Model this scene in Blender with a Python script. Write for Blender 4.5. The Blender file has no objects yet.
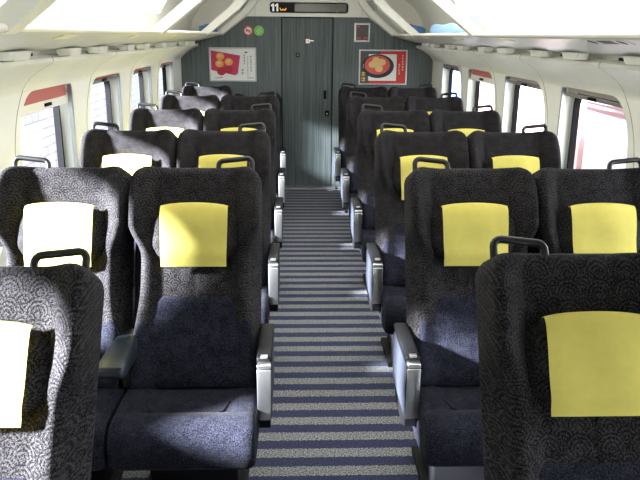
import bpy, bmesh, math, random
from mathutils import Vector, Matrix
random.seed(7)
C = bpy.context.scene.collection
PI = math.pi

# ------------------------------------------------------------------ materials
def new_mat(name):
    m = bpy.data.materials.new(name); m.use_nodes = True
    nt = m.node_tree; b = nt.nodes['Principled BSDF']
    return m, nt, b
def N(nt, kind, **kw):
    n = nt.nodes.new(kind)
    for k, v in kw.items(): setattr(n, k, v)
    return n
def plain(name, col, rough=.5, metal=0, spec=.5, bump=0, scale=60, emit=0):
    m, nt, b = new_mat(name)
    b.inputs['Roughness'].default_value = rough; b.inputs['Metallic'].default_value = metal
    b.inputs['Specular IOR Level'].default_value = spec
    tc = N(nt, 'ShaderNodeTexCoord'); no = N(nt, 'ShaderNodeTexNoise'); no.inputs['Scale'].default_value = scale
    nt.links.new(tc.outputs['Object'], no.inputs['Vector'])
    mx = N(nt, 'ShaderNodeMix', data_type='RGBA')
    mx.inputs[6].default_value = (*[c*.94 for c in col], 1); mx.inputs[7].default_value = (*[min(1, c*1.05) for c in col], 1)
    nt.links.new(no.outputs['Fac'], mx.inputs[0]); nt.links.new(mx.outputs[2], b.inputs['Base Color'])
    if bump:
        bp = N(nt, 'ShaderNodeBump'); bp.inputs['Strength'].default_value = bump; bp.inputs['Distance'].default_value = .002
        nt.links.new(no.outputs['Fac'], bp.inputs['Height']); nt.links.new(bp.outputs[0], b.inputs['Normal'])
    if emit:
        b.inputs['Emission Color'].default_value = (*col, 1); b.inputs['Emission Strength'].default_value = emit
    return m
def fabric(name, dark, light, pattern=0.0, sheen=.25, scale=330):
    m, nt, b = new_mat(name)
    b.inputs['Roughness'].default_value = .95; b.inputs['Specular IOR Level'].default_value = .08
    b.inputs['Sheen Weight'].default_value = sheen; b.inputs['Sheen Roughness'].default_value = .45
    tc = N(nt, 'ShaderNodeTexCoord')
    no = N(nt, 'ShaderNodeTexNoise'); no.inputs['Scale'].default_value = scale; no.inputs['Detail'].default_value = 2
    nt.links.new(tc.outputs['Object'], no.inputs['Vector'])
    rp = N(nt, 'ShaderNodeValToRGB'); rp.color_ramp.elements[0].position = .40; rp.color_ramp.elements[1].position = .68
    rp.color_ramp.elements[0].color = (*dark, 1); rp.color_ramp.elements[1].color = (*light, 1)
    nb = N(nt, 'ShaderNodeTexNoise'); nb.inputs['Scale'].default_value = 26; nb.inputs['Detail'].default_value = 3
    nt.links.new(tc.outputs['Object'], nb.inputs['Vector'])
    ad = N(nt, 'ShaderNodeMath', operation='MULTIPLY_ADD'); ad.inputs[1].default_value = .28
    nt.links.new(nb.outputs['Fac'], ad.inputs[0]); nt.links.new(no.outputs['Fac'], ad.inputs[2])
    sb = N(nt, 'ShaderNodeMath', operation='SUBTRACT'); sb.inputs[1].default_value = .14
    nt.links.new(ad.outputs[0], sb.inputs[0])
    last = sb.outputs[0]
    if pattern:
        # overlapping wave-crest arcs: concentric rings around a staggered grid of centres (x, z)
        sp = N(nt, 'ShaderNodeSeparateXYZ'); nt.links.new(tc.outputs['Object'], sp.inputs[0])
        P = .078
        def mt(op, a, b_=None, c=None):
            n = N(nt, 'ShaderNodeMath', operation=op)
            for i, v in enumerate((a, b_, c)):
                if v is None: continue
                if isinstance(v, (int, float)): n.inputs[i].default_value = v
                else: nt.links.new(v, n.inputs[i])
            return n.outputs[0]
        def cell(ox, oz):
            fx = mt('SUBTRACT', mt('FRACT', mt('MULTIPLY_ADD', sp.outputs[0], 1/P, ox)), .5)
            fz = mt('FRACT', mt('MULTIPLY_ADD', sp.outputs[2], 1/(P*.62), oz))
            fz = mt('MULTIPLY', fz, .62)
            r = mt('SQRT', mt('ADD', mt('MULTIPLY', fx, fx), mt('MULTIPLY', fz, fz)))
            return r
        r1 = cell(10.0, 20.0); r2 = cell(10.5, 20.5)
        ins = mt('LESS_THAN', r1, .5)
        r = mt('ADD', mt('MULTIPLY', r1, ins), mt('MULTIPLY', r2, mt('SUBTRACT', 1.0, ins)))
        ring = mt('SINE', mt('MULTIPLY', r, 2*PI*8))
        last = mt('MULTIPLY_ADD', ring, pattern, last)
    nt.links.new(last, rp.inputs[0]); nt.links.new(rp.outputs[0], b.inputs['Base Color'])
    bp = N(nt, 'ShaderNodeBump'); bp.inputs['Strength'].default_value = .5; bp.inputs['Distance'].default_value = .003
    nt.links.new(last, bp.inputs['Height']); nt.links.new(bp.outputs[0], b.inputs['Normal'])
    return m
def wood(name, a, b_, sc=1.0):
    m, nt, b = new_mat(name); b.inputs['Roughness'].default_value = .5; b.inputs['Specular IOR Level'].default_value = .3
    tc = N(nt, 'ShaderNodeTexCoord'); mp = N(nt, 'ShaderNodeMapping'); mp.inputs['Scale'].default_value = (75*sc, 75*sc, 1.6)
    nt.links.new(tc.outputs['Object'], mp.inputs[0])
    no = N(nt, 'ShaderNodeTexNoise'); no.inputs['Scale'].default_value = 1; no.inputs['Detail'].default_value = 5
    nt.links.new(mp.outputs[0], no.inputs['Vector'])
    rp = N(nt, 'ShaderNodeValToRGB'); rp.color_ramp.elements[0].position = .36; rp.color_ramp.elements[1].position = .66
    rp.color_ramp.elements[0].color = (*a, 1); rp.color_ramp.elements[1].color = (*b_, 1)
    nt.links.new(no.outputs['Fac'], rp.inputs[0]); nt.links.new(rp.outputs[0], b.inputs['Base Color'])
    return m
def carpet():
    m, nt, b = new_mat('striped_carpet'); b.inputs['Roughness'].default_value = .9; b.inputs['Specular IOR Level'].default_value = .1
    b.inputs['Sheen Weight'].default_value = .1
    tc = N(nt, 'ShaderNodeTexCoord'); sp = N(nt, 'ShaderNodeSeparateXYZ'); nt.links.new(tc.outputs['Object'], sp.inputs[0])
    nw = N(nt, 'ShaderNodeTexNoise'); nw.inputs['Scale'].default_value = 90; nt.links.new(tc.outputs['Object'], nw.inputs['Vector'])
    w = N(nt, 'ShaderNodeMath', operation='MULTIPLY_ADD'); w.inputs[1].default_value = .02; nt.links.new(nw.outputs['Fac'], w.inputs[0]); nt.links.new(sp.outputs[1], w.inputs[2])
    k = N(nt, 'ShaderNodeMath', operation='MULTIPLY_ADD'); k.inputs[1].default_value = 1/.1315; k.inputs[2].default_value = 20.475
    nt.links.new(w.outputs[0], k.inputs[0])
    fr = N(nt, 'ShaderNodeMath', operation='FRACT'); nt.links.new(k.outputs[0], fr.inputs[0])
    st = N(nt, 'ShaderNodeMath', operation='LESS_THAN'); st.inputs[1].default_value = .50; nt.links.new(fr.outputs[0], st.inputs[0])
    n2 = N(nt, 'ShaderNodeTexNoise'); n2.inputs['Scale'].default_value = 150; n2.inputs['Detail'].default_value = 3; nt.links.new(tc.outputs['Object'], n2.inputs['Vector'])
    rg = N(nt, 'ShaderNodeValToRGB'); rg.color_ramp.elements[0].position = .40; rg.color_ramp.elements[1].position = .60
    rg.color_ramp.elements[0].color = (.055, .058, .06, 1); rg.color_ramp.elements[1].color = (.33, .335, .33, 1)
    rn = N(nt, 'ShaderNodeValToRGB'); rn.color_ramp.elements[0].position = .38; rn.color_ramp.elements[1].position = .68
    rn.color_ramp.elements[0].color = (.014, .018, .045, 1); rn.color_ramp.elements[1].color = (.055, .065, .125, 1)
    nt.links.new(n2.outputs['Fac'], rg.inputs[0]); nt.links.new(n2.outputs['Fac'], rn.inputs[0])
    mx = N(nt, 'ShaderNodeMix', data_type='RGBA'); nt.links.new(st.outputs[0], mx.inputs[0])
    nt.links.new(rg.outputs[0], mx.inputs[6]); nt.links.new(rn.outputs[0], mx.inputs[7]); nt.links.new(mx.outputs[2], b.inputs['Base Color'])
    bp = N(nt, 'ShaderNodeBump'); bp.inputs['Strength'].default_value = .4; bp.inputs['Distance'].default_value = .003
    nt.links.new(n2.outputs['Fac'], bp.inputs['Height']); nt.links.new(bp.outputs[0], b.inputs['Normal'])
    return m
def glass_mat():
    m, nt, b = new_mat('window_glass'); out = nt.nodes['Material Output']
    t = N(nt, 'ShaderNodeBsdfTransparent'); g = N(nt, 'ShaderNodeBsdfGlossy'); g.inputs['Roughness'].default_value = .02
    mx = N(nt, 'ShaderNodeMixShader'); mx.inputs[0].default_value = .05
    nt.links.new(t.outputs[0], mx.inputs[1]); nt.links.new(g.outputs[0], mx.inputs[2]); nt.links.new(mx.outputs[0], out.inputs[0])
    return m
def blocks(name, c1, c2, mortar):
    m, nt, b = new_mat(name); b.inputs['Roughness'].default_value = .9
    tc = N(nt, 'ShaderNodeTexCoord'); mp = N(nt, 'ShaderNodeMapping'); mp.inputs['Rotation'].default_value = (PI/2, 0, PI/2)
    sp = N(nt, 'ShaderNodeSeparateXYZ'); cb = N(nt, 'ShaderNodeCombineXYZ')
    nt.links.new(tc.outputs['Object'], sp.inputs[0]); nt.links.new(sp.outputs[1], cb.inputs[0]); nt.links.new(sp.outputs[2], cb.inputs[1])
    br = N(nt, 'ShaderNodeTexBrick'); br.inputs['Scale'].default_value = 1.6; br.inputs['Mortar Size'].default_value = .012
    br.inputs['Color1'].default_value = (*c1, 1); br.inputs['Color2'].default_value = (*c2, 1); br.inputs['Mortar'].default_value = (*mortar, 1)
    nt.links.new(cb.outputs[0], br.inputs['Vector']); nt.links.new(br.outputs['Color'], b.inputs['Base Color'])
    return m

M = {}
M['plush'] = fabric('charcoal_plush', (.0035, .003, .0032), (.041, .038, .040), pattern=.08, sheen=.015, scale=300)
M['navy'] = fabric('navy_plush', (.0035, .0038, .007), (.030, .031, .046), sheen=.02, scale=280)
M['cover'] = plain('yellow_cloth', (.90, .80, .21), .85, spec=.1, bump=.15, scale=40)
M['pad'] = plain('slate_vinyl', (.012, .017, .023), .4, bump=.1, scale=300)
M['black'] = plain('black_plastic', (.004, .004, .005), .55, spec=.18)
M['handle'] = plain('black_resin', (.008, .008, .008), .4, spec=.35)
M['chrome'] = plain('brushed_metal', (.72, .72, .71), .30, 1)
M['panel'] = plain('grey_armrest_shell', (.026, .030, .040), .5, 0, spec=.3)
M['cream'] = plain('cream_panel', (.80, .79, .70), .45, spec=.35, scale=3)
M['cream2'] = plain('cream_wall_panel', (.80, .80, .72), .5, spec=.3, scale=3)
M['rack'] = plain('pale_grey_rack', (.53, .54, .51), .4, spec=.3, scale=3)
M['groove'] = plain('joint_groove', (.30, .30, .25), .7)
M['rubber'] = plain('black_rubber', (.006, .006, .007), .7, spec=.1)
M['rail'] = plain('grey_rail', (.30, .31, .31), .35, .6)
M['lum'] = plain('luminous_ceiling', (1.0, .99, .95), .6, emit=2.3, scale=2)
M['grey'] = wood('dark_grey_grain', (.075, .095, .093), (.145, .170, .165))
M['door'] = wood('door_grain', (.062, .079, .079), (.118, .140, .137), 1.2)
M['glass'] = glass_mat()
M['blind'] = plain('red_blind', (.45, .13, .12), .8)
M['blind2'] = plain('grey_blind', (.33, .29, .27), .8)
M['white'] = plain('white_paper', (.80, .80, .76), .6)
M['frame'] = plain('aluminium_frame', (.55, .56, .55), .35, .7)
M['red'] = plain('poster_red', (.62, .035, .02), .5)
M['magenta'] = plain('tray_magenta', (.55, .04, .11), .5)
M['orange'] = plain('bun_orange', (.80, .34, .07), .5)
M['bun'] = plain('bun_tan', (.80, .52, .22), .5)
M['maroon'] = plain('bun_maroon', (.45, .02, .04), .5)
M['bowl'] = plain('bowl_black', (.016, .02, .04), .4)
M['soup'] = plain('soup_red', (.66, .10, .07), .5)
M['yell'] = plain('lettering_yellow', (.85, .60, .03), .5)
M['ink'] = plain('ink_grey', (.08, .08, .08), .6)
M['green'] = plain('sticker_green', (.20, .58, .12), .5)
M['sred'] = plain('sticker_red', (.65, .06, .05), .5)
M['led'] = plain('sign_window', (.085, .078, .058), .3)
M['amber'] = plain('amber_mark', (.85, .38, .03), .5, emit=.5)
M['wht'] = plain('white_mark', (.9, .9, .86), .5, emit=.3)
M['blue'] = plain('blue_bag', (.10, .25, .55), .5, bump=.3, scale=30)
M['ltblue'] = plain('light_blue_wrap', (.30, .50, .72), .5, bump=.4, scale=30)
M['tag'] = plain('pale_yellow_tag', (.85, .78, .45), .5)
M['pink'] = plain('pale_pink_wall', (.36, .20, .20), .8)
M['pblue'] = plain('blue_wall', (.05, .10, .22), .8)
M['ewhite'] = plain('white_wall', (.40, .40, .40), .8)
M['eline'] = plain('glowing_pink_line', (.9, .50, .56), .9, spec=0, emit=.8)  # stripe colour is emitted, so it stays pink in sun and shade
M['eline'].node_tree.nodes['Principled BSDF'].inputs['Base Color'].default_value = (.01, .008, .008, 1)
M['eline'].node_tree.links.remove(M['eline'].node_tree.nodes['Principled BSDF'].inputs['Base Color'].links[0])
M['block'] = blocks('pale_blocks', (.20, .215, .24), (.30, .305, .31), (.10, .105, .12))
M['ground'] = plain('pale_ground', (.55, .54, .52), .9)

# ------------------------------------------------------------------ mesh helpers
def link(name, bm, mat, parent=None, smooth=False, angle=None):
    bmesh.ops.recalc_face_normals(bm, faces=bm.faces)
    me = bpy.data.meshes.new(name); bm.to_mesh(me); bm.free()
    mats = mat if isinstance(mat, (list, tuple)) else [mat]
    for m in mats: me.materials.append(m)
    if smooth:
        for p in me.polygons: p.use_smooth = True
        if angle: me.set_sharp_from_angle(angle=math.radians(angle))
    o = bpy.data.objects.new(name, me); C.objects.link(o)
    if parent: o.parent = parent
    return o
def box(bm, c, s, bev=0, seg=2, rot=None, mi=0):
    r = bmesh.ops.create_cube(bm, size=1)
    vs = r['verts']
    for v in vs: v.co = Vector((v.co.x*s[0], v.co.y*s[1], v.co.z*s[2]))
    fs = set(f for v in vs for f in v.link_faces)
    if bev:
        es = list(set(e for v in vs for e in v.link_edges))
        rr = bmesh.ops.bevel(bm, geom=es, offset=bev, segments=seg, affect='EDGES', profile=.5)
        vs = list(set(v for f in rr['faces'] for v in f.verts) | set(v for v in vs if v.is_valid))
        fs = set(f for v in vs for f in v.link_faces)
    mt = Matrix.Translation(Vector(c)) @ (rot.to_4x4() if rot else Matrix.Identity(4))
    bmesh.ops.transform(bm, matrix=mt, verts=vs)
    for f in fs: f.material_index = mi
    return vs
def tube(bm, pts, r, n=8, caps=True):
    pts = [Vector(p) for p in pts]; rings = []
    up = Vector((0, 0, 1)); prev = None
    for i, p in enumerate(pts):
        a = pts[max(0, i-1)]; b = pts[min(len(pts)-1, i+1)]
        t = (b-a).normalized()
        if prev is None:
            u = t.orthogonal().normalized()
        else:
            u = (prev - t*prev.dot(t)).normalized()
        prev = u; w = t.cross(u)
        rings.append([bm.verts.new(p + (u*math.cos(2*PI*k/n) + w*math.sin(2*PI*k/n))*r) for k in range(n)])
    for a, b in zip(rings, rings[1:]):
        for k in range(n): bm.faces.new((a[k], a[(k+1) % n], b[(k+1) % n], b[k]))
    if caps:
        bm.faces.new(rings[0]); bm.faces.new(rings[-1][::-1])
def prism(bm, poly, axis, a, b, mi=0):
    """extrude a 2-D polygon between a and b along an axis ('x': poly=(y,z), 'y': (x,z), 'z': (x,y))"""
    def P(p, t): return {'x': (t, p[0], p[1]), 'y': (p[0], t, p[1]), 'z': (p[0], p[1], t)}[axis]
    A = [bm.verts.new(P(p, a)) for p in poly]; B = [bm.verts.new(P(p, b)) for p in poly]
    fs = [bm.faces.new(A), bm.faces.new(B[::-1])]
    n = len(poly)
    for i in range(n): fs.append(bm.faces.new((A[i], A[(i+1) % n], B[(i+1) % n], B[i])))
    for f in fs: f.material_index = mi
def strip(bm, prof, axis, a, b, n=1, mi=0):
    """sheet: open profile extruded"""
    def P(p, t): return {'x': (t, p[0], p[1]), 'y': (p[0], t, p[1])}[axis]
    rows = [[bm.verts.new(P(p, a+(b-a)*k/n)) for p in prof] for k in range(n+1)]
    for r, s in zip(rows, rows[1:]):
        for i in range(len(prof)-1): bm.faces.new((r[i], r[i+1], s[i+1], s[i])).material_index = mi
def rrect(w, h, r, n=5, cx=0, cy=0):
    out = []
    for (sx, sy, a0) in ((1, 1, 0), (-1, 1, 90), (-1, -1, 180), (1, -1, 270)):
        for k in range(n+1):
            a = math.radians(a0 + 90*k/n)
            out.append((cx+sx*(w/2-r)+r*math.cos(a), cy+sy*(h/2-r)+r*math.sin(a)))
    return out
def grid_closed(bm, F, nu, nv):
    """F(i,j,side) for the front/back of a pillow-like solid"""
    fr = [[bm.verts.new(F(i/nu, j/nv, 0)) for i in range(nu+1)] for j in range(nv+1)]
    bk = [[bm.verts.new(F(i/nu, j/nv, 1)) for i in range(nu+1)] for j in range(nv+1)]
    for j in range(nv):
        for i in range(nu):
            bm.faces.new((fr[j][i], fr[j][i+1], fr[j+1][i+1], fr[j+1][i]))
            bm.faces.new((bk[j][i], bk[j+1][i], bk[j+1][i+1], bk[j][i+1]))
    for j in range(nv):
        bm.faces.new((fr[j][0], fr[j+1][0], bk[j+1][0], bk[j][0])); bm.faces.new((fr[j][nu], bk[j][nu], bk[j+1][nu], fr[j+1][nu]))
    for i in range(nu):
        bm.faces.new((fr[0][i], bk[0][i], bk[0][i+1], fr[0][i+1])); bm.faces.new((fr[nv][i], fr[nv][i+1], bk[nv][i+1], bk[nv][i]))
def ss(a, b, x):
    t = max(0, min(1, (x-a)/(b-a))); return t*t*(3-2*t)
def empty(name, loc=(0, 0, 0), label=None, cat=None, group=None, kind=None):
    o = bpy.data.objects.new(name, None); C.objects.link(o); o.location = loc; o.empty_display_size = .1
    return tag(o, label, cat, group, kind)
def tag(o, label=None, cat=None, group=None, kind=None):
    if label: o['label'] = label
    if cat: o['category'] = cat
    if group: o['group'] = group
    if kind: o['kind'] = kind
    return o
def struct(name, bm, mat, smooth=False, angle=None):
    o = link(name, bm, mat, None, smooth, angle); o['kind'] = 'structure'; return o
def copy_tree(o, parent=None):
    c = o.copy(); C.objects.link(c)
    if parent: c.parent = parent
    for ch in list(o.children): copy_tree(ch, c)
    return c

# ------------------------------------------------------------------ the carriage shell
Y0, Y1 = -1.6, 8.2            # near and far ends
XW = 1.43                      # side wall plane
WINS = {-1: [(3.32+1.158*k, 4.17+1.158*k) for k in range(-4, 4)], 1: [(3.25+1.158*k, 4.17+1.158*k) for k in range(-4, 4)]}
SILL, HEAD = .80, 1.465

bm = bmesh.new(); box(bm, (0, (Y0+Y1)/2, -.02), (2*XW+.2, Y1-Y0, .04)); struct('floor', bm, carpet())

def hole_profile(y, yn, yf):
    """height of the opening's top and bottom at y: wide arch at the near corner"""
    rn, rf, rb = .24, .03, .08
    zt, zb = HEAD, SILL
    if y < yn+rn: d = rn-(y-yn); zt = HEAD-rn*1.15+1.15*math.sqrt(max(0, rn*rn-d*d))
    if y > yf-rf: d = rf-(yf-y); zt = HEAD-rf+math.sqrt(max(0, rf*rf-d*d))
    if y < yn+rb: d = rb-(y-yn); zb = SILL+rb-math.sqrt(max(0, rb*rb-d*d))
    if y > yf-rb: d = rb-(yf-y); zb = SILL+rb-math.sqrt(max(0, rb*rb-d*d))
    return zb, zt
COVE = [(1.43, 1.465), (1.424, 1.482), (1.40, 1.510), (1.365, 1.540), (1.32, 1.570), (1.275, 1.594), (1.245, 1.606), (1.228, 1.618), (1.226, 1.632), (1.24, 1.642), (1.30, 1.645)]
for sx, side in ((-1, 'left'), (1, 'right')):
    bm = bmesh.new()
    WIN = WINS[sx]
    def quad(y0, za, zb, y1, zc, zd):  # between heights at y0 and y1
        if abs(za-zb) < 1e-6 and abs(zc-zd) < 1e-6: return
        vs = [bm.verts.new((sx*XW, y0, za)), bm.verts.new((sx*XW, y1, zc)), bm.verts.new((sx*XW, y1, zd)), bm.verts.new((sx*XW, y0, zb))]
        bm.faces.new(vs)
    cur = Y0
    for yn, yf in WIN:
        if yn > cur: quad(cur, 0, HEAD, yn, 0, HEAD)
        sm = [yn+.24*(1-math.cos(PI/2*k/10)) for k in range(11)] + [yn+.3, (yn+yf)/2, yf-.12] + [yf-.08+.05*k/3 for k in range(3)] + [yf-.03*(math.cos(PI/2*k/5)) for k in range(6)]
        sm = sorted(set(sm))
        D = .11
        for a, b in zip(sm, sm[1:]):
            (zb0, zt0), (zb1, zt1) = hole_profile(a, yn, yf), hole_profile(b, yn, yf)
            quad(a, 0, zb0, b, 0, zb1); quad(a, zt0, HEAD, b, zt1, HEAD)
            for z0, z1 in ((zb0, zb1), (zt0, zt1)):       # reveals
                bm.faces.new([bm.verts.new((sx*XW, a, z0)), bm.verts.new((sx*XW, b, z1)), bm.verts.new((sx*(XW+D), b, z1)), bm.verts.new((sx*(XW+D), a, z0))])
        for y in (yn, yf):
            zb, zt = hole_profile(y, yn, yf)
            bm.faces.new([bm.verts.new((sx*XW, y, zb)), bm.verts.new((sx*XW, y, zt)), bm.verts.new((sx*(XW+D), y, zt)), bm.verts.new((sx*(XW+D), y, zb))])
        cur = yf
    quad(cur, 0, HEAD, Y1, 0, HEAD)
    # cove panel above the windows
    strip(bm, [(sx*x, z) for x, z in COVE], 'y', Y0, Y1, 1)
    # outer skin just outside, with openings for the panes
    for a, b in zip([Y0]+[f for n, f in WIN], [n for n, f in WIN]+[Y1]):
        strip(bm, [(sx*1.545, .0), (sx*1.545, 1.5)], 'y', a, b)
    strip(bm, [(sx*1.545, 0), (sx*1.545, SILL+.0)], 'y', Y0, Y1); strip(bm, [(sx*1.545, HEAD-.0), (sx*1.545, 1.9), (sx*1.3, 2.2)], 'y', Y0, Y1)
    bmesh.ops.remove_doubles(bm, verts=bm.verts, dist=1e-5)
    o = struct('wall_'+side, bm, M['cream2'], True, 32)
    for p_ in o.data.polygons: p_.use_smooth = p_.center.z > HEAD+.001 and abs(p_.center.x) < 1.44
    # skirting
    bm = bmesh.new(); box(bm, (sx*(XW-.012), (Y0+Y1)/2, .06), (.02, Y1-Y0-.02, .12)); struct('baseboard_'+side, bm, M['rail'])

# ceiling: bright middle stretch, plain ends
CEIL = [(1.30, 1.645), (1.30, 1.78), (1.27, 1.90), (1.19, 2.03), (1.06, 2.13), (.88, 2.20), (.6, 2.25), (.3, 2.27), (0, 2.275)]
prof = CEIL + [(-x, z) for x, z in CEIL[-2::-1]]
bm = bmesh.new()
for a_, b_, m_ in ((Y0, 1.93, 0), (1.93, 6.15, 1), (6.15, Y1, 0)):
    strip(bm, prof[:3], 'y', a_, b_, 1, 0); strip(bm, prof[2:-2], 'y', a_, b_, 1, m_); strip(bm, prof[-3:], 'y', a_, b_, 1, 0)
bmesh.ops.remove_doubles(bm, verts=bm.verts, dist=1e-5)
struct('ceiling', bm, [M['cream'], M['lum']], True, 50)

# end wall (dark grain) with the cream header above it
edge = [(-1.43, 0), (-1.43, 1.43), (-1.40, 1.485), (-1.325, 1.565), (-1.226, 1.625), (-1.10, 1.675), (-.945, 1.735), (-.68, 1.935), (.68, 1.935), (.945, 1.735), (1.10, 1.675), (1.226, 1.625), (1.325, 1.565), (1.40, 1.485), (1.43, 1.43), (1.43, 0)]
DX0, DX1, DZ = -.30, .29, 1.935
bm = bmesh.new()
lft = [(-1.54, 0), (-1.54, 1.80), (-1.03, 1.80), (-.945, 1.735), (-.68, 1.935)] + [(DX0, 1.935), (DX0, 0)]
rgt = [(DX1, 0), (DX1, 1.935)] + [(.68, 1.935), (.945, 1.735), (1.03, 1.80), (1.54, 1.80), (1.54, 0)]
prism(bm, lft, 'y', Y1, Y1+.06); prism(bm, rgt, 'y', Y1, Y1+.06)
struct('wall_end', bm, M['grey'])
bm = bmesh.new()
hd = [(-.945, 1.735), (-.68, 1.935), (.68, 1.935), (.945, 1.735)] + [(x, z) for x, z in [(1.28, 1.705)] + CEIL[1:-1]] + [(0, 2.275)] + [(-x, z) for x, z in CEIL[1:-1][::-1]] + [(-1.28, 1.705)]
prism(bm, hd, 'y', Y1-.05, Y1+.06)
struct('trim_1', bm, M['cream'])
bm = bmesh.new()
for x in (-.585, .60): box(bm, (x, Y1-.051, 2.09), (.006, .004, .30))
for sx in (-1, 1): box(bm, (sx*.70, Y1-.075, 2.06), (.13, .05, .10), .015)
struct('trim_2', bm, M['rack'])
# near end wall behind the camera
bm = bmesh.new(); prism(bm, [(-1.55, 0), (-1.55, 1.9), (-1.3, 2.3), (1.3, 2.3), (1.55, 1.9), (1.55, 0)], 'y', Y0-.05, Y0); struct('wall_near', bm, M['cream2'])

# door
d = empty('door_1', (0, Y1+.02, 0), kind='structure')
bm = bmesh.new(); box(bm, (0, .02, DZ/2), (DX1-DX0+.02, .03, DZ), 0); o = link('door_leaf', bm, M['door'], d); o.location.x = (DX0+DX1)/2
bm = bmesh.new(); box(bm, (DX0+.006, -.008, DZ/2), (.012, .02, DZ)); box(bm, (DX1-.006, -.008, DZ/2), (.012, .02, DZ)); box(bm, (0, -.008, DZ-.006), (DX1-DX0-.024, .02, .012))
link('door_seal', bm, M['black'], d)
bm = bmesh.new(); box(bm, (.202, -.006, 1.082), (.030, .022, .10), .008); link('door_handle', bm, M['black'], d)
bm = bmesh.new(); box(bm, (.227, -.004, .872), (.05, .018, .06), .004); p = link('lock_plate', bm, M['black'], d)
bm = bmesh.new(); box(bm, (.227, -.015, .866), (.018, .008, .012)); link('lock_button', bm, M['chrome'], p)
bm = bmesh.new(); box(bm, (0, -.10, .008), (.66, .14, .016), .004); link('threshold', bm, M['rail'], d)

# windows
def window(i, sx, yn, yf, drop, blindm):
    w = empty('window_%d' % i, (sx*XW, (yn+yf)/2, SILL), kind='structure')
    cy, cz = 0, (HEAD+SILL)/2-SILL
    W, H = yf-yn+.01, HEAD-SILL+.01
    gw, gh, gc = W-.05, H-.03, .0
    # rubber ring round the pane
    bm = bmesh.new()
    o1 = rrect(W+.02, H+.02, .07, 6, 0, cz); i1 = rrect(W-.065, H-.05, .09, 6, -.002, cz-.005)
    rr = {}
    for t in (.085, .105):
        rr[t] = ([bm.verts.new((sx*t, p[0], p[1])) for p in o1], [bm.verts.new((sx*t, p[0], p[1])) for p in i1])
    n = len(o1)
    for t in rr:
        a, b = rr[t]
        for k in range(n): bm.faces.new((a[k], a[(k+1) % n], b[(k+1) % n], b[k]))
    for q in (0, 1):
        a, b = rr[.085][q], rr[.105][q]
        for k in range(n): bm.faces.new((a[k], a[(k+1) % n], b[(k+1) % n], b[k]))
    link('cream_surround', bm, M['cream2'], w)
    bm = bmesh.new()
    o2 = i1; i2 = rrect(W-.105, H-.09, .075, 6, -.002, cz-.005)
    rr = {}
    for t in (.070, .105):
        rr[t] = ([bm.verts.new((sx*t, p[0], p[1])) for p in o2], [bm.verts.new((sx*t, p[0], p[1])) for p in i2])
    for t in rr:
        a, b = rr[t]
        for k in range(n): bm.faces.new((a[k], a[(k+1) % n], b[(k+1) % n], b[k]))
    for q in (0, 1):
        a, b = rr[.070][q], rr[.105][q]
        for k in range(n): bm.faces.new((a[k], a[(k+1) % n], b[(k+1) % n], b[k]))
    link('rubber_seal', bm, M['rubber'], w)
    bm = bmesh.new(); bm.faces.new([bm.verts.new((sx*.095, p[0], p[1])) for p in rrect(W-.08, H-.065, .08, 6, -.002, cz-.005)]); link('pane', bm, M['glass'], w)
    bm = bmesh.new(); box(bm, (sx*.012, W/2-.014, cz), (.022, .014, H-.03)); link('guide_rail', bm, M['rail'], w)
    if drop:
        bm = bmesh.new(); box(bm, (sx*.035, .02, H-.01-drop/2), (.006, W-.09, drop)); b = link('roller_blind', bm, blindm, w)
        bm = bmesh.new(); box(bm, (sx*.033, .02, H-.01-drop-.016), (.016, W-.09, .045 if drop > .05 else .022), .003); pb = link('pull_bar', bm, M['cream'] if drop > .05 else M['rail'], b)
        bm = bmesh.new(); box(bm, (sx*.02, .06, H-.01-drop-.014), (.014, .09, .016), .003); link('pull_tab', bm, M['rubber'], b)
    return w
i = 1
for sx in (-1, 1):
    for k, (yn, yf) in enumerate(WINS[sx]):
        front = (k == 4)
        window(i, sx, yn, yf, (.075 if front else .02) if sx < 0 else (.028 if k != 6 else .06), M['blind'] if sx < 0 or k == 6 else M['blind2']); i += 1
# arched panel joints around the window posts
for sx in (-1, 1):
    for k, (yn, yf) in enumerate(WINS[sx]):
        bm = bmesh.new()
        pts = [(sx*(XW+.001), yn-.085, .3), (sx*(XW+.001), yn-.085, 1.10)]
        r = .40
        for q in range(1, 8):
            a = math.radians(55*q/7)
            pts.append((sx*(XW+.001), yn-.085+r*(1-math.cos(a)), 1.10+.3+.0*q - .3 + (HEAD-1.10)/math.sin(math.radians(55))*math.sin(a)))
        ye = pts[-1][1]
        for j, (x, z) in enumerate(COVE[1:9]): pts.append((sx*(x+.001), ye-.02*j, z+.002))
        tube(bm, pts, .003, 6)
        struct('trim_%d' % (3+k+(8 if sx > 0 else 0)), bm, M['groove'])

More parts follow.
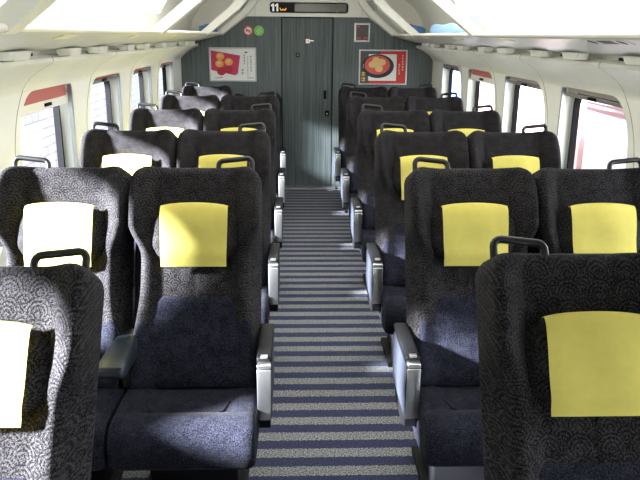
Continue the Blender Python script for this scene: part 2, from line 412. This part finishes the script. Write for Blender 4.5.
# ------------------------------------------------------------------ luggage racks
def rack(sx, side):
    r = empty('luggage_rack', (0, 0, 0), 'pale grey overhead luggage rack running above the %s windows' % side, 'luggage rack')
    bm = bmesh.new()
    poly = [(sx*.945, 1.742), (sx*.942, 1.752), (sx*.950, 1.760), (sx*.965, 1.757), (sx*1.29, 1.700), (sx*1.29, 1.690), (sx*1.222, 1.668), (sx*1.10, 1.697), (sx*.955, 1.735)]
    prism(bm, poly, 'y', Y0+.01, Y1-.06); link('shelf_panel', bm, M['rack'], r)
    bm = bmesh.new(); tube(bm, [(sx*.945, Y0+.02, 1.752), (sx*.945, Y1-.06, 1.752)], .011, 10); link('front_rail', bm, M['cream'], r)
    for y in (2.09 if sx < 0 else 1.88, 4.41, 6.73, 8.06):
        bm = bmesh.new()
        poly = [(sx*.955, 1.735), (sx*1.0, 1.765), (sx*.73, 1.985), (sx*.66, 2.06), (sx*.60, 2.14), (sx*.56, 2.25), (sx*.49, 2.25), (sx*.53, 2.12), (sx*.59, 2.03), (sx*.66, 1.955), (sx*.935, 1.742)]
        prism(bm, poly, 'y', y-.045, y+.045); link('rib', bm, M['cream'], r)
    # hooks and lamp housings hung under the back edge, one pair per seat row
    for k in range(-3, 4):
        y = 3.70+1.158*k
        for dy in (-.29, .20):
            bm = bmesh.new()
            prism(bm, [(y+dy-.11, 1.672), (y+dy+.11, 1.672), (y+dy+.075, 1.640), (y+dy-.075, 1.640)], 'x', sx*1.165, sx*1.222)
            h = link('lamp_housing', bm, M['cream'], r)
            bm = bmesh.new(); box(bm, (sx*1.214, y+dy+.16, 1.655), (.018, .14, .013), .002); box(bm, (sx*1.208, y+dy+.15, 1.645), (.014, .02, .016)); link('coat_hook', bm, M['black'], h)
        yp = y+.16
        R_ = Matrix.Rotation(sx*math.radians(14.7), 3, 'Y')
        if sx > 0 and k == -1:
            bm = bmesh.new(); box(bm, (sx*.985, yp-.10, 1.7268), (.05, .36, .003), 0, rot=R_); pl_ = link('seat_number_plate', bm, M['rack'], r)
            for q, dx in enumerate((-.13, -.06, -.035, -.01, .015, .04, .12)):
                bm = bmesh.new(); box(bm, (sx*.985, yp-.10+dx, 1.7250), (.036, .030 if q in (0, 6) else .017, .003), 0, rot=R_ @ Matrix.Rotation((.7 if q == 0 else -.7 if q == 6 else 0), 3, 'Z'))
                link('number_mark', bm, M['ink'], pl_)
        else:
            bm = bmesh.new(); box(bm, (sx*.985, yp, 1.7258), (.045, .16, .004), 0, rot=R_); link('seat_number_plate', bm, M['tag'], r)
    return r
rack(-1, 'left'); rack(1, 'right')

def bag(name, label, c, s, mat, seed, cat='bag', lumps=.3):
    rnd = random.Random(seed)
    bm = bmesh.new(); bmesh.ops.create_cube(bm, size=1)
    bmesh.ops.subdivide_edges(bm, edges=bm.edges[:], cuts=11, use_grid_fill=True)
    ph = [rnd.uniform(0, 6) for _ in range(6)]
    for v in bm.verts:
        p = v.co.copy()
        q = p.normalized()*.5
        p = p.lerp(q, .35)
        f = 1+lumps*(math.sin(7*p.x+ph[0])*math.sin(9*p.y+ph[1])+.6*math.sin(17*p.y+ph[2]+5*p.x)*math.sin(13*p.z+ph[3]))*(.3+p.z)
        v.co = Vector((p.x*s[0], p.y*s[1], (p.z*f+.42)*s[2]))
    o = link(name, bm, mat, None, True); o.location = c
    o.rotation_euler.y = math.radians(10 if c[0] > 0 else -10)
    return tag(o, label, cat)
bag('travel_bag', 'flat blue bag on the right luggage rack nearest the end wall', (1.09, 7.55, 1.746), (.20, .34, .10), M['blue'], 1)
bag('wrapped_bundle', 'long crumpled light blue bundle lying on the right luggage rack', (1.10, 5.85, 1.746), (.18, 1.0, .085), M['ltblue'], 2, 'bundle', .5)
bag('travel_bag', 'small blue bag at the far end of the left luggage rack', (-1.05, 7.75, 1.752), (.18, .30, .09), M['blue'], 3)

# ------------------------------------------------------------------ things on the end wall
YF = Y1
def flat(bm, poly, y, mi=0):
    bm.faces.new([bm.verts.new((x, y, z)) for x, z in poly]).material_index = mi
def ell(cx, cz, a, b, n=24, a0=0, a1=360):
    return [(cx+a*math.cos(math.radians(a0+(a1-a0)*k/n)), cz+b*math.sin(math.radians(a0+(a1-a0)*k/n))) for k in range(n if a1-a0 == 360 else n+1)]
def glyphs(bm, x, z, s, n, y, gap=1.25, seed=0):
    rnd = random.Random(seed)
    for k in range(n):
        c = z-k*s*gap
        flat(bm, [(x-s*.45, c+s*.30), (x+s*.45, c+s*.34), (x+s*.45, c+s*.20), (x-s*.45, c+s*.16)], y)
        t = rnd.uniform(-.2, .2)*s
        flat(bm, [(x+t-s*.09, c+s*.5), (x+t+s*.09, c+s*.5), (x+t+s*.05, c-s*.45), (x+t-s*.13, c-s*.45)], y-.0003)
        if rnd.random() < .7: flat(bm, [(x-s*.4, c-s*.15), (x+s*.4, c-s*.1), (x+s*.4, c-s*.24), (x-s*.4, c-s*.29)], y-.0006)
def poster(label, x0, x1, z0, z1):
    p = empty('poster', ((x0+x1)/2, YF, (z0+z1)/2), label, 'poster', None)
    w, h = x1-x0, z1-z0
    bm = bmesh.new(); t = .016
    for c, s in (((0, h/2), (w+t, t)), ((0, -h/2), (w+t, t)), ((-w/2, 0), (t, h-t)), ((w/2, 0), (t, h-t))):
        box(bm, (c[0], -.010, c[1]), (s[0], .016, s[1]), .002)
    link('poster_frame', bm, M['frame'], p)
    return p, w, h
p, w, h = poster('white framed poster of three orange buns on a magenta tray, left of the door', -1.105, -.59, 1.232, 1.592)
bm = bmesh.new(); box(bm, (0, -.004, 0), (w-.012, .006, h-.012)); pr = link('poster_sheet', bm, M['white'], p)
bm = bmesh.new(); flat(bm, [(-.245, .155), (.085, .10), (.055, -.10), (.02, -.118), (-.245, -.06)], -.0085); link('pictured_tray', bm, M['magenta'], pr)
bm = bmesh.new()
for x, z in ((-.13, -.075), (-.05, -.055)): flat(bm, ell(x, z, .05, .045), -.0095)
link('pictured_cup', bm, M['maroon'], pr)
for x, z in ((-.14, .09), (-.15, .01), (-.045, .03)):
    bm = bmesh.new(); flat(bm, ell(x, z, .047, .04), -.0105); flat(bm, ell(x-.005, z+.008, .024, .018), -.0110, 1); link('pictured_bun', bm, [M['orange'], M['bun']], pr)
bm = bmesh.new()
for q, (gx, gz, gs, gn) in enumerate(((.205, .085, .024, 6), (.168, .085, .013, 14), (.132, .10, .024, 4), (.11, -.06, .028, 2))):
    bl = bmesh.new(); glyphs(bl, gx, gz, gs, gn, -.009, seed=q+1); link('lettering', bl, M['ink'], pr)
glyphs(bm, .19, -.115, .014, 1, -.009, seed=5); flat(bm, [(.16, -.143), (.235, -.143), (.235, -.149), (.16, -.149)], -.009); flat(bm, [(-.21, -.148), (-.12, -.140), (-.12, -.146), (-.21, -.153)], -.009); flat(bm, ell(.15, .135, .018, .008), -.009)
link('small_print', bm, M['ink'], pr)

p, w, h = poster('red framed poster of dumplings in a black bowl, right of the door', .59, 1.128, 1.208, 1.582)
bm = bmesh.new(); box(bm, (0, -.004, 0), (w-.012, .006, h-.012)); pr = link('poster_sheet', bm, M['red'], p)
bm = bmesh.new(); flat(bm, [(-.258, .178), (-.02, .178), (-.16, -.178), (-.258, -.178)], -.0076); link('dark_band', bm, M['ink'], pr)
bm = bmesh.new(); flat(bm, [(-.165, .145), (.155, .145), (.155, -.15), (-.165, -.15)], -.0080); link('photograph', bm, M['white'], pr)
bm = bmesh.new(); flat(bm, [q for q in ell(-.06, .012, .185, .132, 40) if True], -.0086); link('pictured_bowl', bm, M['bowl'], pr)
bm = bmesh.new(); flat(bm, ell(-.065, .025, .145, .105, 40), -.0092); link('pictured_soup', bm, M['soup'], pr)
for k, (x, z) in enumerate(((-.08, .075), (-.015, .055), (-.12, .03), (-.045, -.015), (-.075, .035))):
    bm = bmesh.new(); flat(bm, ell(x, z, .045, .038), -.0098-.0006*k); link('pictured_dumpling', bm, M['bun'], pr)
bm = bmesh.new(); glyphs(bm, .225, .125, .024, 6, -.0085, seed=8); glyphs(bm, .187, .03, .026, 4, -.0085, seed=9); glyphs(bm, -.225, .03, .016, 3, -.0085, seed=10)
link('white_lettering', bm, M['white'], pr)
bm = bmesh.new(); glyphs(bm, -.222, -.075, .052, 2, -.0090, 1.15, seed=11); link('yellow_lettering', bm, M['yell'], pr)

# round stickers
def disc(name, x, z, r, mat, label):
    o = empty(name, (x, YF-.001, z), label, 'sticker')
    bm = bmesh.new(); prism(bm, ell(0, 0, r, r, 28), 'y', -.003, 0); link('sticker_disc', bm, mat, o)
    return o
s = disc('no_smoking_sticker', -.667, 1.782, .053, M['white'], 'round white and red no smoking sticker above the left poster')
bm = bmesh.new()
a, b = ell(0, 0, .053, .053, 32), ell(0, 0, .040, .040, 32)
va = [bm.verts.new((x, -.004, z)) for x, z in a]; vb = [bm.verts.new((x, -.004, z)) for x, z in b]
for k in range(32): bm.faces.new((va[k], va[(k+1) % 32], vb[(k+1) % 32], vb[k]))
flat(bm, [(-.036, .030), (-.028, .036), (.036, -.030), (.028, -.036)], -.0042); link('red_ring', bm, M['sred'], s)
bm = bmesh.new(); flat(bm, [(-.028, .004), (.020, .004), (.020, -.008), (-.028, -.008)], -.0039); flat(bm, [(.022, .004), (.03, .004), (.03, -.008), (.022, -.008)], -.0039); link('cigarette_mark', bm, M['ink'], s)
s = disc('green_sticker', -.547, 1.782, .055, M['green'], 'round green sticker beside the no smoking sticker, left of the door')
bm = bmesh.new(); flat(bm, [(-.03, -.006), (.02, .03), (.026, .022), (-.024, -.014)], -.0042); flat(bm, [(-.02, -.03), (.03, .004), (.033, -.002), (-.016, -.037)], -.0042); link('pale_mark', bm, plain('pale_green', (.45, .75, .35), .5), s)
# door notices
o = empty('toilet_sign', (0, YF+.016, 1.675), 'tiny white pictogram notice high on the dark door', 'sign')
bm = bmesh.new(); box(bm, (0, 0, 0), (.044, .006, .044)); box(bm, (.045, 0, .004), (.046, .006, .011)); link('sign_plate', bm, M['wht'], o)
bm = bmesh.new(); box(bm, (-.009, -.004, 0), (.008, .003, .026)); box(bm, (.009, -.004, 0), (.008, .003, .026)); link('pictogram', bm, M['sred'], o)
o = empty('door_label', (-.112, YF+.016, 1.523), 'small black square label left of centre on the dark door', 'label')
bm = bmesh.new(); box(bm, (0, 0, 0), (.045, .006, .046)); link('label_plate', bm, M['black'], o)
bm = bmesh.new(); box(bm, (0, -.004, .008), (.026, .003, .006)); box(bm, (0, -.004, -.008), (.026, .003, .006)); link('label_lines', bm, M['rail'], o)
# notice box
o = empty('notice_box', (.612, YF, 1.772), 'grey framed notice panel with two dark windows above the right poster', 'notice panel')
bm = bmesh.new(); box(bm, (0, -.012, 0), (.185, .024, .216), .012); link('notice_case', bm, M['frame'], o)
bm = bmesh.new(); box(bm, (0, -.0245, .0), (.14, .004, .168)); bk = link('notice_window', bm, M['ink'], o)
bm = bmesh.new(); box(bm, (-.037, -.0275, .0), (.052, .003, .08)); box(bm, (.037, -.0275, .0), (.052, .003, .08)); link('notice_card', bm, M['led'], bk)
bm = bmesh.new(); box(bm, (-.035, -.0275, -.06), (.045, .003, .022)); box(bm, (.035, -.0275, -.06), (.045, .003, .022)); box(bm, (-.045, -.0275, .065), (.025, .003, .018)); link('red_mark', bm, M['sred'], bk)

# header sign 11
o = empty('car_number_sign', (.012, Y1-.05, 2.030), 'dark strip display with white 11 in the cream header over the door', 'sign')
bm = bmesh.new(); prism(bm, rrect(.868, .112, .03, 5), 'y', -.014, .0); sf = link('sign_case', bm, M['black'], o)
bm = bmesh.new(); prism(bm, rrect(.575, .084, .012, 4, .128, 0), 'y', -.017, -.012); link('sign_screen', bm, M['led'], sf)
for x in (-.397, -.352):
    bm = bmesh.new()
    flat(bm, [(x-.008, -.040), (x+.012, -.040), (x+.012, .040), (x-.004, .040), (x-.024, .024), (x-.024, .008), (x-.008, .016)], -.0155)
    link('numeral', bm, M['wht'], sf)
bm = bmesh.new()
def arc(cx, cz, r, a0, a1, t):
    o_ = ell(cx, cz, r, r, 10, a0, a1); i_ = ell(cx, cz, r-t, r-t, 10, a0, a1)
    va = [bm.verts.new((x, -.0155, z)) for x, z in o_]; vb = [bm.verts.new((x, -.0155, z)) for x, z in i_]
    for k in range(10): bm.faces.new((va[k], va[k+1], vb[k+1], vb[k]))
arc(-.303, -.012, .021, 180, 360, .011); arc(-.271, -.012, .021, 180, 360, .011); flat(bm, [(-.324, -.004), (-.313, -.004), (-.313, -.014), (-.324, -.014)], -.0155); flat(bm, [(-.261, -.004), (-.250, -.004), (-.250, -.014), (-.261, -.014)], -.0155)
link('amber_symbol', bm, M['amber'], sf)

# ------------------------------------------------------------------ seats
AL = math.radians(22.4)
L = .865
HW = .2545
def make_frame(al):
    es = Vector((0, math.sin(al), math.cos(al))); en = Vector((0, -math.cos(al), math.sin(al)))
    base = Vector((0, -math.sin(AL)*L, 1.22-math.cos(AL)*L))
    return lambda x, s, n: base + Vector((x, 0, 0)) + es*s + en*n
def half_w(s):
    w = HW - .040*ss(.62, .50, s)*ss(.05, .40, s) - .006*ss(.1, 0, s)
    r = .080
    if s > L-r: w = w - r + math.sqrt(max(0, r*r-(s-(L-r))**2)) if s < L else w-r
    return w
def back_w(s):
    r = .055
    return HW if s < L-r else HW-r+math.sqrt(max(0, r*r-(s-(L-r))**2))
def front_n(x, s):
    a = abs(x)/HW
    wing = ss(.50, .96, a)*ss(.46, .62, s)
    body = .055 + .030*ss(.55, .88, a)*(1-ss(.46, .62, s))
    rec = .048
    n = body*(1-ss(.46, .62, s)) + rec*ss(.46, .62, s) + .105*wing
    n -= .040*wing*ss(.70, L, s)
    # stitched seams: centre seam below the pillow, panel seams either side of the recess
    if s < .58: n -= .006*math.exp(-(x/.006)**2)*ss(.30, .34, s)
    n -= .007*math.exp(-((abs(x)-.155)/.007)**2)*ss(.50, .6, s)
    return n
def make_seat(aisle, kind, al=AL, name='train_seat'):
    """aisle: +1/-1 = which side carries the outer armrest and the grab handle; kind 'aisle' or 'window'"""
    T = make_frame(al)
    t = empty(name, (0, 0, 0), 'x', 'seat')
    bm = bmesh.new()
    NU, NV = 56, 46
    def F(u, v, side):
        s = v*L; s = L*(1-(1-v)**1.15)
        w = half_w(s) if side == 0 else back_w(s); uu = math.sin((u*2-1)*PI/2)*.55+(u*2-1)*.45
        x = uu*w
        e = max(0, (abs(uu)-.86)/.14); rnd = math.sqrt(max(0, 1-e*e))
        e2 = max(0, (s-(L-.045))/.045); rnd2 = math.sqrt(max(0, 1-e2*e2))
        e3 = max(0, (.04-s)/.04); rnd2 *= math.sqrt(max(0.1, 1-e3*e3))
        if side == 1: s *= (L-.010)/L
        nf = front_n(x*HW/max(w, .1)*.999, s); nb = -.075
        nm = nf-.055
        if side == 0: n = nm + (nf-nm)*rnd*rnd2 - (1-rnd2)*(nm+.01)*.8
        else: n = nb + (.04)*(1-rnd*rnd2)
        return T(x, s, n)
    grid_closed(bm, F, NU, NV)
    bmesh.ops.remove_doubles(bm, verts=bm.verts, dist=1e-5)
    link('backrest', bm, M['plush'], t, True)
    # plain navy lower panel
    bm = bmesh.new()
    def G(u, v):
        uu = u*2-1; a = abs(uu)
        top = .345 - .115*max(0, min(1, (a-.66)/.34))
        s = -.01 + (top+.01)*v
        return uu*(half_w(s)-.014), s
    rows = []
    for j in range(23):
        row = []
        for i_ in range(33):
            x, s = G(i_/32, j/22)
            ed = min(1, j/1.5, (22-j)/1.0, i_/1.0, (32-i_)/1.0)
            row.append(bm.verts.new(T(x, s, max(front_n(x, s), .05) + .012*min(1, ed) - .004)))
        rows.append(row)
    for a, b in zip(rows, rows[1:]):
        for i_ in range(32): bm.faces.new((a[i_], a[i_+1], b[i_+1], b[i_]))
    link('lumbar_panel', bm, M['navy'], t, True)
    # pillow
    s0, s1 = L-.395, L-.172
    bm = bmesh.new()
    def Pn(u, v):
        uu = u*2-1; vv = v*2-1
        r = (abs(uu)**5+abs(vv)**3)
        return .046+.076*max(0, 1-min(1, r))**.42
    def F2(u, v, side):
        uu = u*2-1; vv = v*2-1
        k = 1-.10*abs(vv)**3; k2 = 1-.13*abs(uu)**4
        x = uu*.178*k; s = (s0+s1)/2+vv*(s1-s0)/2*k2
        return T(x, s, Pn(u, v) if side == 0 else .035)
    grid_closed(bm, F2, 28, 18); pil = link('head_pillow', bm, M['plush'], t, True)
    # cloth cover hanging over the pillow
    bm = bmesh.new(); rnd = random.Random(5); rows = []
    path = []
    for q in range(6): path.append((s1+.004-.0*q, .040+.012*q))
    c0 = s1-.012
    path = [(s1+.000, .098), (s1+.003, .108), (s1+.003, .116), (s1-.005, .123)]
    for q in range(1, 15): path.append((s1-.004-(.236)*q/14, .1265 + .004*math.sin(q*.5) - .016*ss(11, 14, q)))
    for s, n in path:
        row = []
        for i_ in range(21):
            uu = i_/10-1
            k = 1 - .035*ss(s1-.02, s0-.03, s)
            cr = .006*(1-uu*uu) if s > s1-.01 else 0
            cr -= .006*abs(uu)**4 if s > s1-.01 else 0
            dz = -.006*ss(.82, 1, abs(uu)) if s < s0-.02 else 0
            row.append(bm.verts.new(T(uu*.130*k, s+cr-dz, n-.004*abs(uu)**3+.0018*math.sin(5*uu+11*s))))
        rows.append(row)
    for a, b in zip(rows, rows[1:]):
        for i_ in range(20): bm.faces.new((a[i_], a[i_+1], b[i_+1], b[i_]))
    bmesh.ops.solidify(bm, geom=bm.faces[:], thickness=.002)
    link('headrest_cover', bm, M['cover'], t, True, 50)
    # grab handle
    bm = bmesh.new()
    hx0, hx1 = aisle*.082, aisle*.216
    def hp(x, h): return T(x, L-.012+h, .015)
    pts = [hp(hx0, -.02), hp(hx0, .014)]
    for q in range(1, 5): a = PI/2*q/4; pts.append(hp(hx0+aisle*.020*(1-math.cos(a)), .014+.022*math.sin(a)))
    for q in range(0, 5): a = PI/2*q/4; pts.append(hp(hx1-aisle*.020*(1-math.sin(a)), .046-.020*(1-math.cos(a))))
    pts += [hp(hx1, .02), hp(hx1, -.03)]
    tube(bm, pts, .0105, 10); link('grab_handle', bm, M['handle'], t, True, 60)
    # seat cushion: profile swept across
    prof = [(-.27, .395), (-.30, .428), (-.42, .440), (-.50, .448), (-.56, .450), (-.585, .446), (-.60, .449), (-.64, .452), (-.68, .444), (-.712, .420), (-.728, .385), (-.730, .345), (-.722, .305), (-.700, .282), (-.66, .272), (-.55, .268), (-.42, .270), (-.29, .30)]
    bm = bmesh.new(); NX = 26; rings = []
    cy = sum(p[0] for p in prof)/len(prof); cz = sum(p[1] for p in prof)/len(prof)
    for k in range(NX+1):
        uu = math.sin((k/NX*2-1)*PI/2)
        e = max(0, (abs(uu)-.84)/.16); f = math.sqrt(max(0, 1-e*e))
        k_ = .80+.20*f if e < 1 else .80
        dip = .014*(1-ss(.55, .75, abs(uu)))
        ring = []
        for (y, z) in prof:
            zz = z - (dip if (z > .42 and y > -.59) else 0)
            ring.append(bm.verts.new((uu*.253, cy+(y-cy)*(k_*.5+.5), cz+(zz-cz)*k_)))
        rings.append(ring)
    n = len(prof)
    for a, b in zip(rings, rings[1:]):
        for q in range(n): bm.faces.new((a[q], a[(q+1) % n], b[(q+1) % n], b[q]))
    bm.faces.new(rings[0]); bm.faces.new(rings[-1][::-1])
    cu = link('seat_cushion', bm, M['navy'], t, True)
    bm = bmesh.new(); tube(bm, [(-.15, -.50, .437), (-.13, -.572, .437), (-.10, -.588, .436), (.10, -.588, .436), (.13, -.572, .437), (.15, -.50, .437)], .0035, 6); link('seam', bm, M['navy'], cu, True)
    # pedestal under the seat
    bm = bmesh.new()
    box(bm, (0, -.37, .255), (.42, .36, .04), .006); box(bm, (0, -.34, .125), (.34, .26, .23), .01); box(bm, (0, -.34, .015), (.40, .34, .03), .005)
    link('pedestal', bm, M['black'], t)
    # outer armrest with shell, pad, chrome nose
    ax = aisle*.279
    bm = bmesh.new()
    poly = [(-.555, .385), (-.560, .40), (-.560, .585), (-.552, .600), (-.23, .600), (-.215, .585), (-.215, .42), (-.24, .385)]
    prism(bm, poly, 'x', ax-.026, ax+.026); bmesh.ops.bevel(bm, geom=[e for e in bm.edges if abs(e.verts[0].co.x-e.verts[1].co.x) < 1e-5], offset=.006, segments=2, affect='EDGES')
    arm = link('armrest', bm, M['panel'], t, True, 35)
    bm = bmesh.new(); prism(bm, [(-.535, .345), (-.535, .386), (-.26, .386), (-.30, .32), (-.48, .32)], 'x', ax-.020, ax+.020); link('armrest_base', bm, M['black'], arm)
    bm = bmesh.new(); box(bm, (ax, -.370, .612), (.056, .32, .028), .009, 3); pad = link('arm_pad', bm, M['black'], arm, True, 50)
    bm = bmesh.new(); box(bm, (ax, -.561, .493), (.050, .008, .20), .003); box(bm, (ax, -.545, .603), (.050, .034, .016), .004); link('metal_nose', bm, M['chrome'], arm, True, 50)
    bm = bmesh.new(); box(bm, (ax, -.525, .6285), (.026, .020, .008), .002); link('release_tab', bm, M['chrome'], pad)
    if kind == 'aisle':
        # shared centre armrest on the other side
        cx = -aisle*.253
        bm = bmesh.new()
        rows = []
        for y, z0, z1, hw in ((-.20, .555, .600, .020), (-.235, .545, .612, .030), (-.33, .55, .626, .042), (-.45, .562, .634, .047), (-.56, .572, .632, .048), (-.595, .578, .624, .046), (-.604, .590, .610, .040)):
            b_ = .010
            rows.append([bm.verts.new((cx+p[0], y, (z0+z1)/2+p[1])) for p in rrect(2*hw, z1-z0, min(.012, (z1-z0)/2.5), 3)])
        m_ = len(rows[0])
        for a, b in zip(rows, rows[1:]):
            for q in range(m_): bm.faces.new((a[q], a[(q+1) % m_], b[(q+1) % m_], b[q]))
        bm.faces.new(rows[0]); bm.faces.new(rows[-1][::-1])
        ca = link('centre_armrest', bm, M['pad'], t, True, 40)
        bm = bmesh.new(); prism(bm, [(-.20, .43), (-.20, .58), (-.40, .575), (-.385, .43)], 'x', cx-.018, cx+.018); link('armrest_post', bm, M['plush'], ca)
    return t

ROW = {'A': 1.565, 'B': 2.83, 'C': 3.97, 'D': 5.12, 'E': 6.28, 'F': 7.44}
AX, WX = .542, 1.051
protoLA = make_seat(1, 'aisle'); protoRA = make_seat(-1, 'aisle'); protoLW = make_seat(-1, 'window'); protoRW = make_seat(1, 'window')
used = set()
def place(proto, x, y, label, group):
    o = proto if proto.name not in used else copy_tree(proto)
    used.add(proto.name); o.location = (x, y, 0); o['label'] = label; o['group'] = group
    return o
GL, GR = 'seats on the left of the aisle', 'seats on the right of the aisle'
ordn = {'B': 'second row from the camera', 'C': 'third row from the camera', 'D': 'fourth row from the camera', 'E': 'fifth row from the camera', 'F': 'last row by the end wall'}
for r in 'BCDE':
    place(protoLA, -.535, ROW[r], 'dark aisle seat with yellow head cover, left of aisle, %s' % ordn[r], GL)
for r in 'BCDEF':
    place(protoLW, -WX, ROW[r], 'dark window seat under the sunlit left windows, %s' % ordn[r], GL)
    place(protoRA, .562, ROW[r], 'dark aisle seat with yellow head cover, right of aisle, %s' % ordn[r], GR)
    place(protoRW, 1.072, ROW[r], 'dark window seat under the right windows, %s' % ordn[r], GR)
for args, x, y, lab, g in (((1, 'aisle', math.radians(32)), -.905, 1.638, 'nearest left seat, cut by the photo edge, its head cover bright in sun', GL),
                           ((-1, 'aisle', math.radians(26.5)), .590, 1.685, 'nearest right seat at the bottom corner with black grab handle and yellow cover', GR)):
    o = make_seat(*args); o.location = (x, y, 0); o['label'] = lab; o['group'] = g
fr = make_seat(1, 'aisle', math.radians(38)); fr.location = (-AX, ROW['F'], 0)
fr['label'] = 'reclined aisle seat in the last row on the left, mostly hidden, armrest showing'; fr['group'] = GL

# ------------------------------------------------------------------ outside
bm = bmesh.new(); box(bm, (0, 8, -1.05), (40, 60, .1)); o = struct('ground', bm, M['ground'])
bm = bmesh.new(); box(bm, (-4.6, 12, .3), (.3, 40, 2.6)); box(bm, (-4.6, 6.6, 2.0), (.34, .95, 4.4)); struct('wall_outside_left_and_sun_block', bm, M['block'])  # taller second box is added to keep sun off the end door
bm = bmesh.new(); box(bm, (4.2, 4, 1.2), (.3, 12, 4.4)); struct('wall_outside_right', bm, M['ewhite'])
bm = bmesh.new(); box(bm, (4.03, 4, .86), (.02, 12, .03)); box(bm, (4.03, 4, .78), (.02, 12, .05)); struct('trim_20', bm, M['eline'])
bm = bmesh.new(); box(bm, (4.2, 13.2, .5), (.3, 6.0, 4)); struct('wall_outside_pink', bm, M['pink'])
bm = bmesh.new(); box(bm, (4.2, 20.2, .5), (.3, 7.8, 4)); struct('wall_outside_blue', bm, M['pblue'])

# ------------------------------------------------------------------ light
w = bpy.data.worlds.new('sky'); bpy.context.scene.world = w; w.use_nodes = True
bg = w.node_tree.nodes['Background']; bg.inputs[0].default_value = (.86, .93, 1, 1); bg.inputs[1].default_value = 5.2
sl = bpy.data.lights.new('sun', 'SUN'); sl.energy = 122; sl.angle = math.radians(6); sl.color = (.88, .92, 1)
so = bpy.data.objects.new('sun', sl); C.objects.link(so); so.location = (-6, -3, 6)
so.rotation_euler = Vector((1, .42, -.42)).to_track_quat('-Z', 'Y').to_euler()

pl = bpy.data.lights.new('end_wall_fill', 'POINT'); pl.energy = 10; pl.shadow_soft_size = .25; pl.color = (1, .98, .92)  # added fill to brighten the end wall, no fitting behind it
po = bpy.data.objects.new('end_wall_fill', pl); C.objects.link(po); po.location = (0, 6.9, 2.0)
# ------------------------------------------------------------------ camera
f = 700; VX, VY = 293.0, 35.25
th = math.atan((240-VY)/f); psi = math.atan((320-VX)/f*math.cos(th)); roll = math.radians(.55)
fw = Vector((math.sin(psi)*math.cos(th), math.cos(psi)*math.cos(th), -math.sin(th)))
rt = Vector((math.cos(psi), -math.sin(psi), 0)); up = rt.cross(fw)
rt2 = rt*math.cos(roll) + up*math.sin(roll); up2 = up*math.cos(roll) - rt*math.sin(roll)
cam = bpy.data.cameras.new('camera'); co = bpy.data.objects.new('camera', cam); C.objects.link(co)
co.matrix_world = Matrix(((rt2.x, up2.x, -fw.x, -.144), (rt2.y, up2.y, -fw.y, 0), (rt2.z, up2.z, -fw.z, 1.74), (0, 0, 0, 1)))
cam.sensor_width = 36; cam.lens = f/640*36; cam.clip_start = .05
sc = bpy.context.scene; sc.camera = co
sc.view_settings.view_transform = 'Standard'; sc.view_settings.look = 'None'; sc.view_settings.exposure = 0
sc.cycles.max_bounces = 8; sc.cycles.transparent_max_bounces = 12
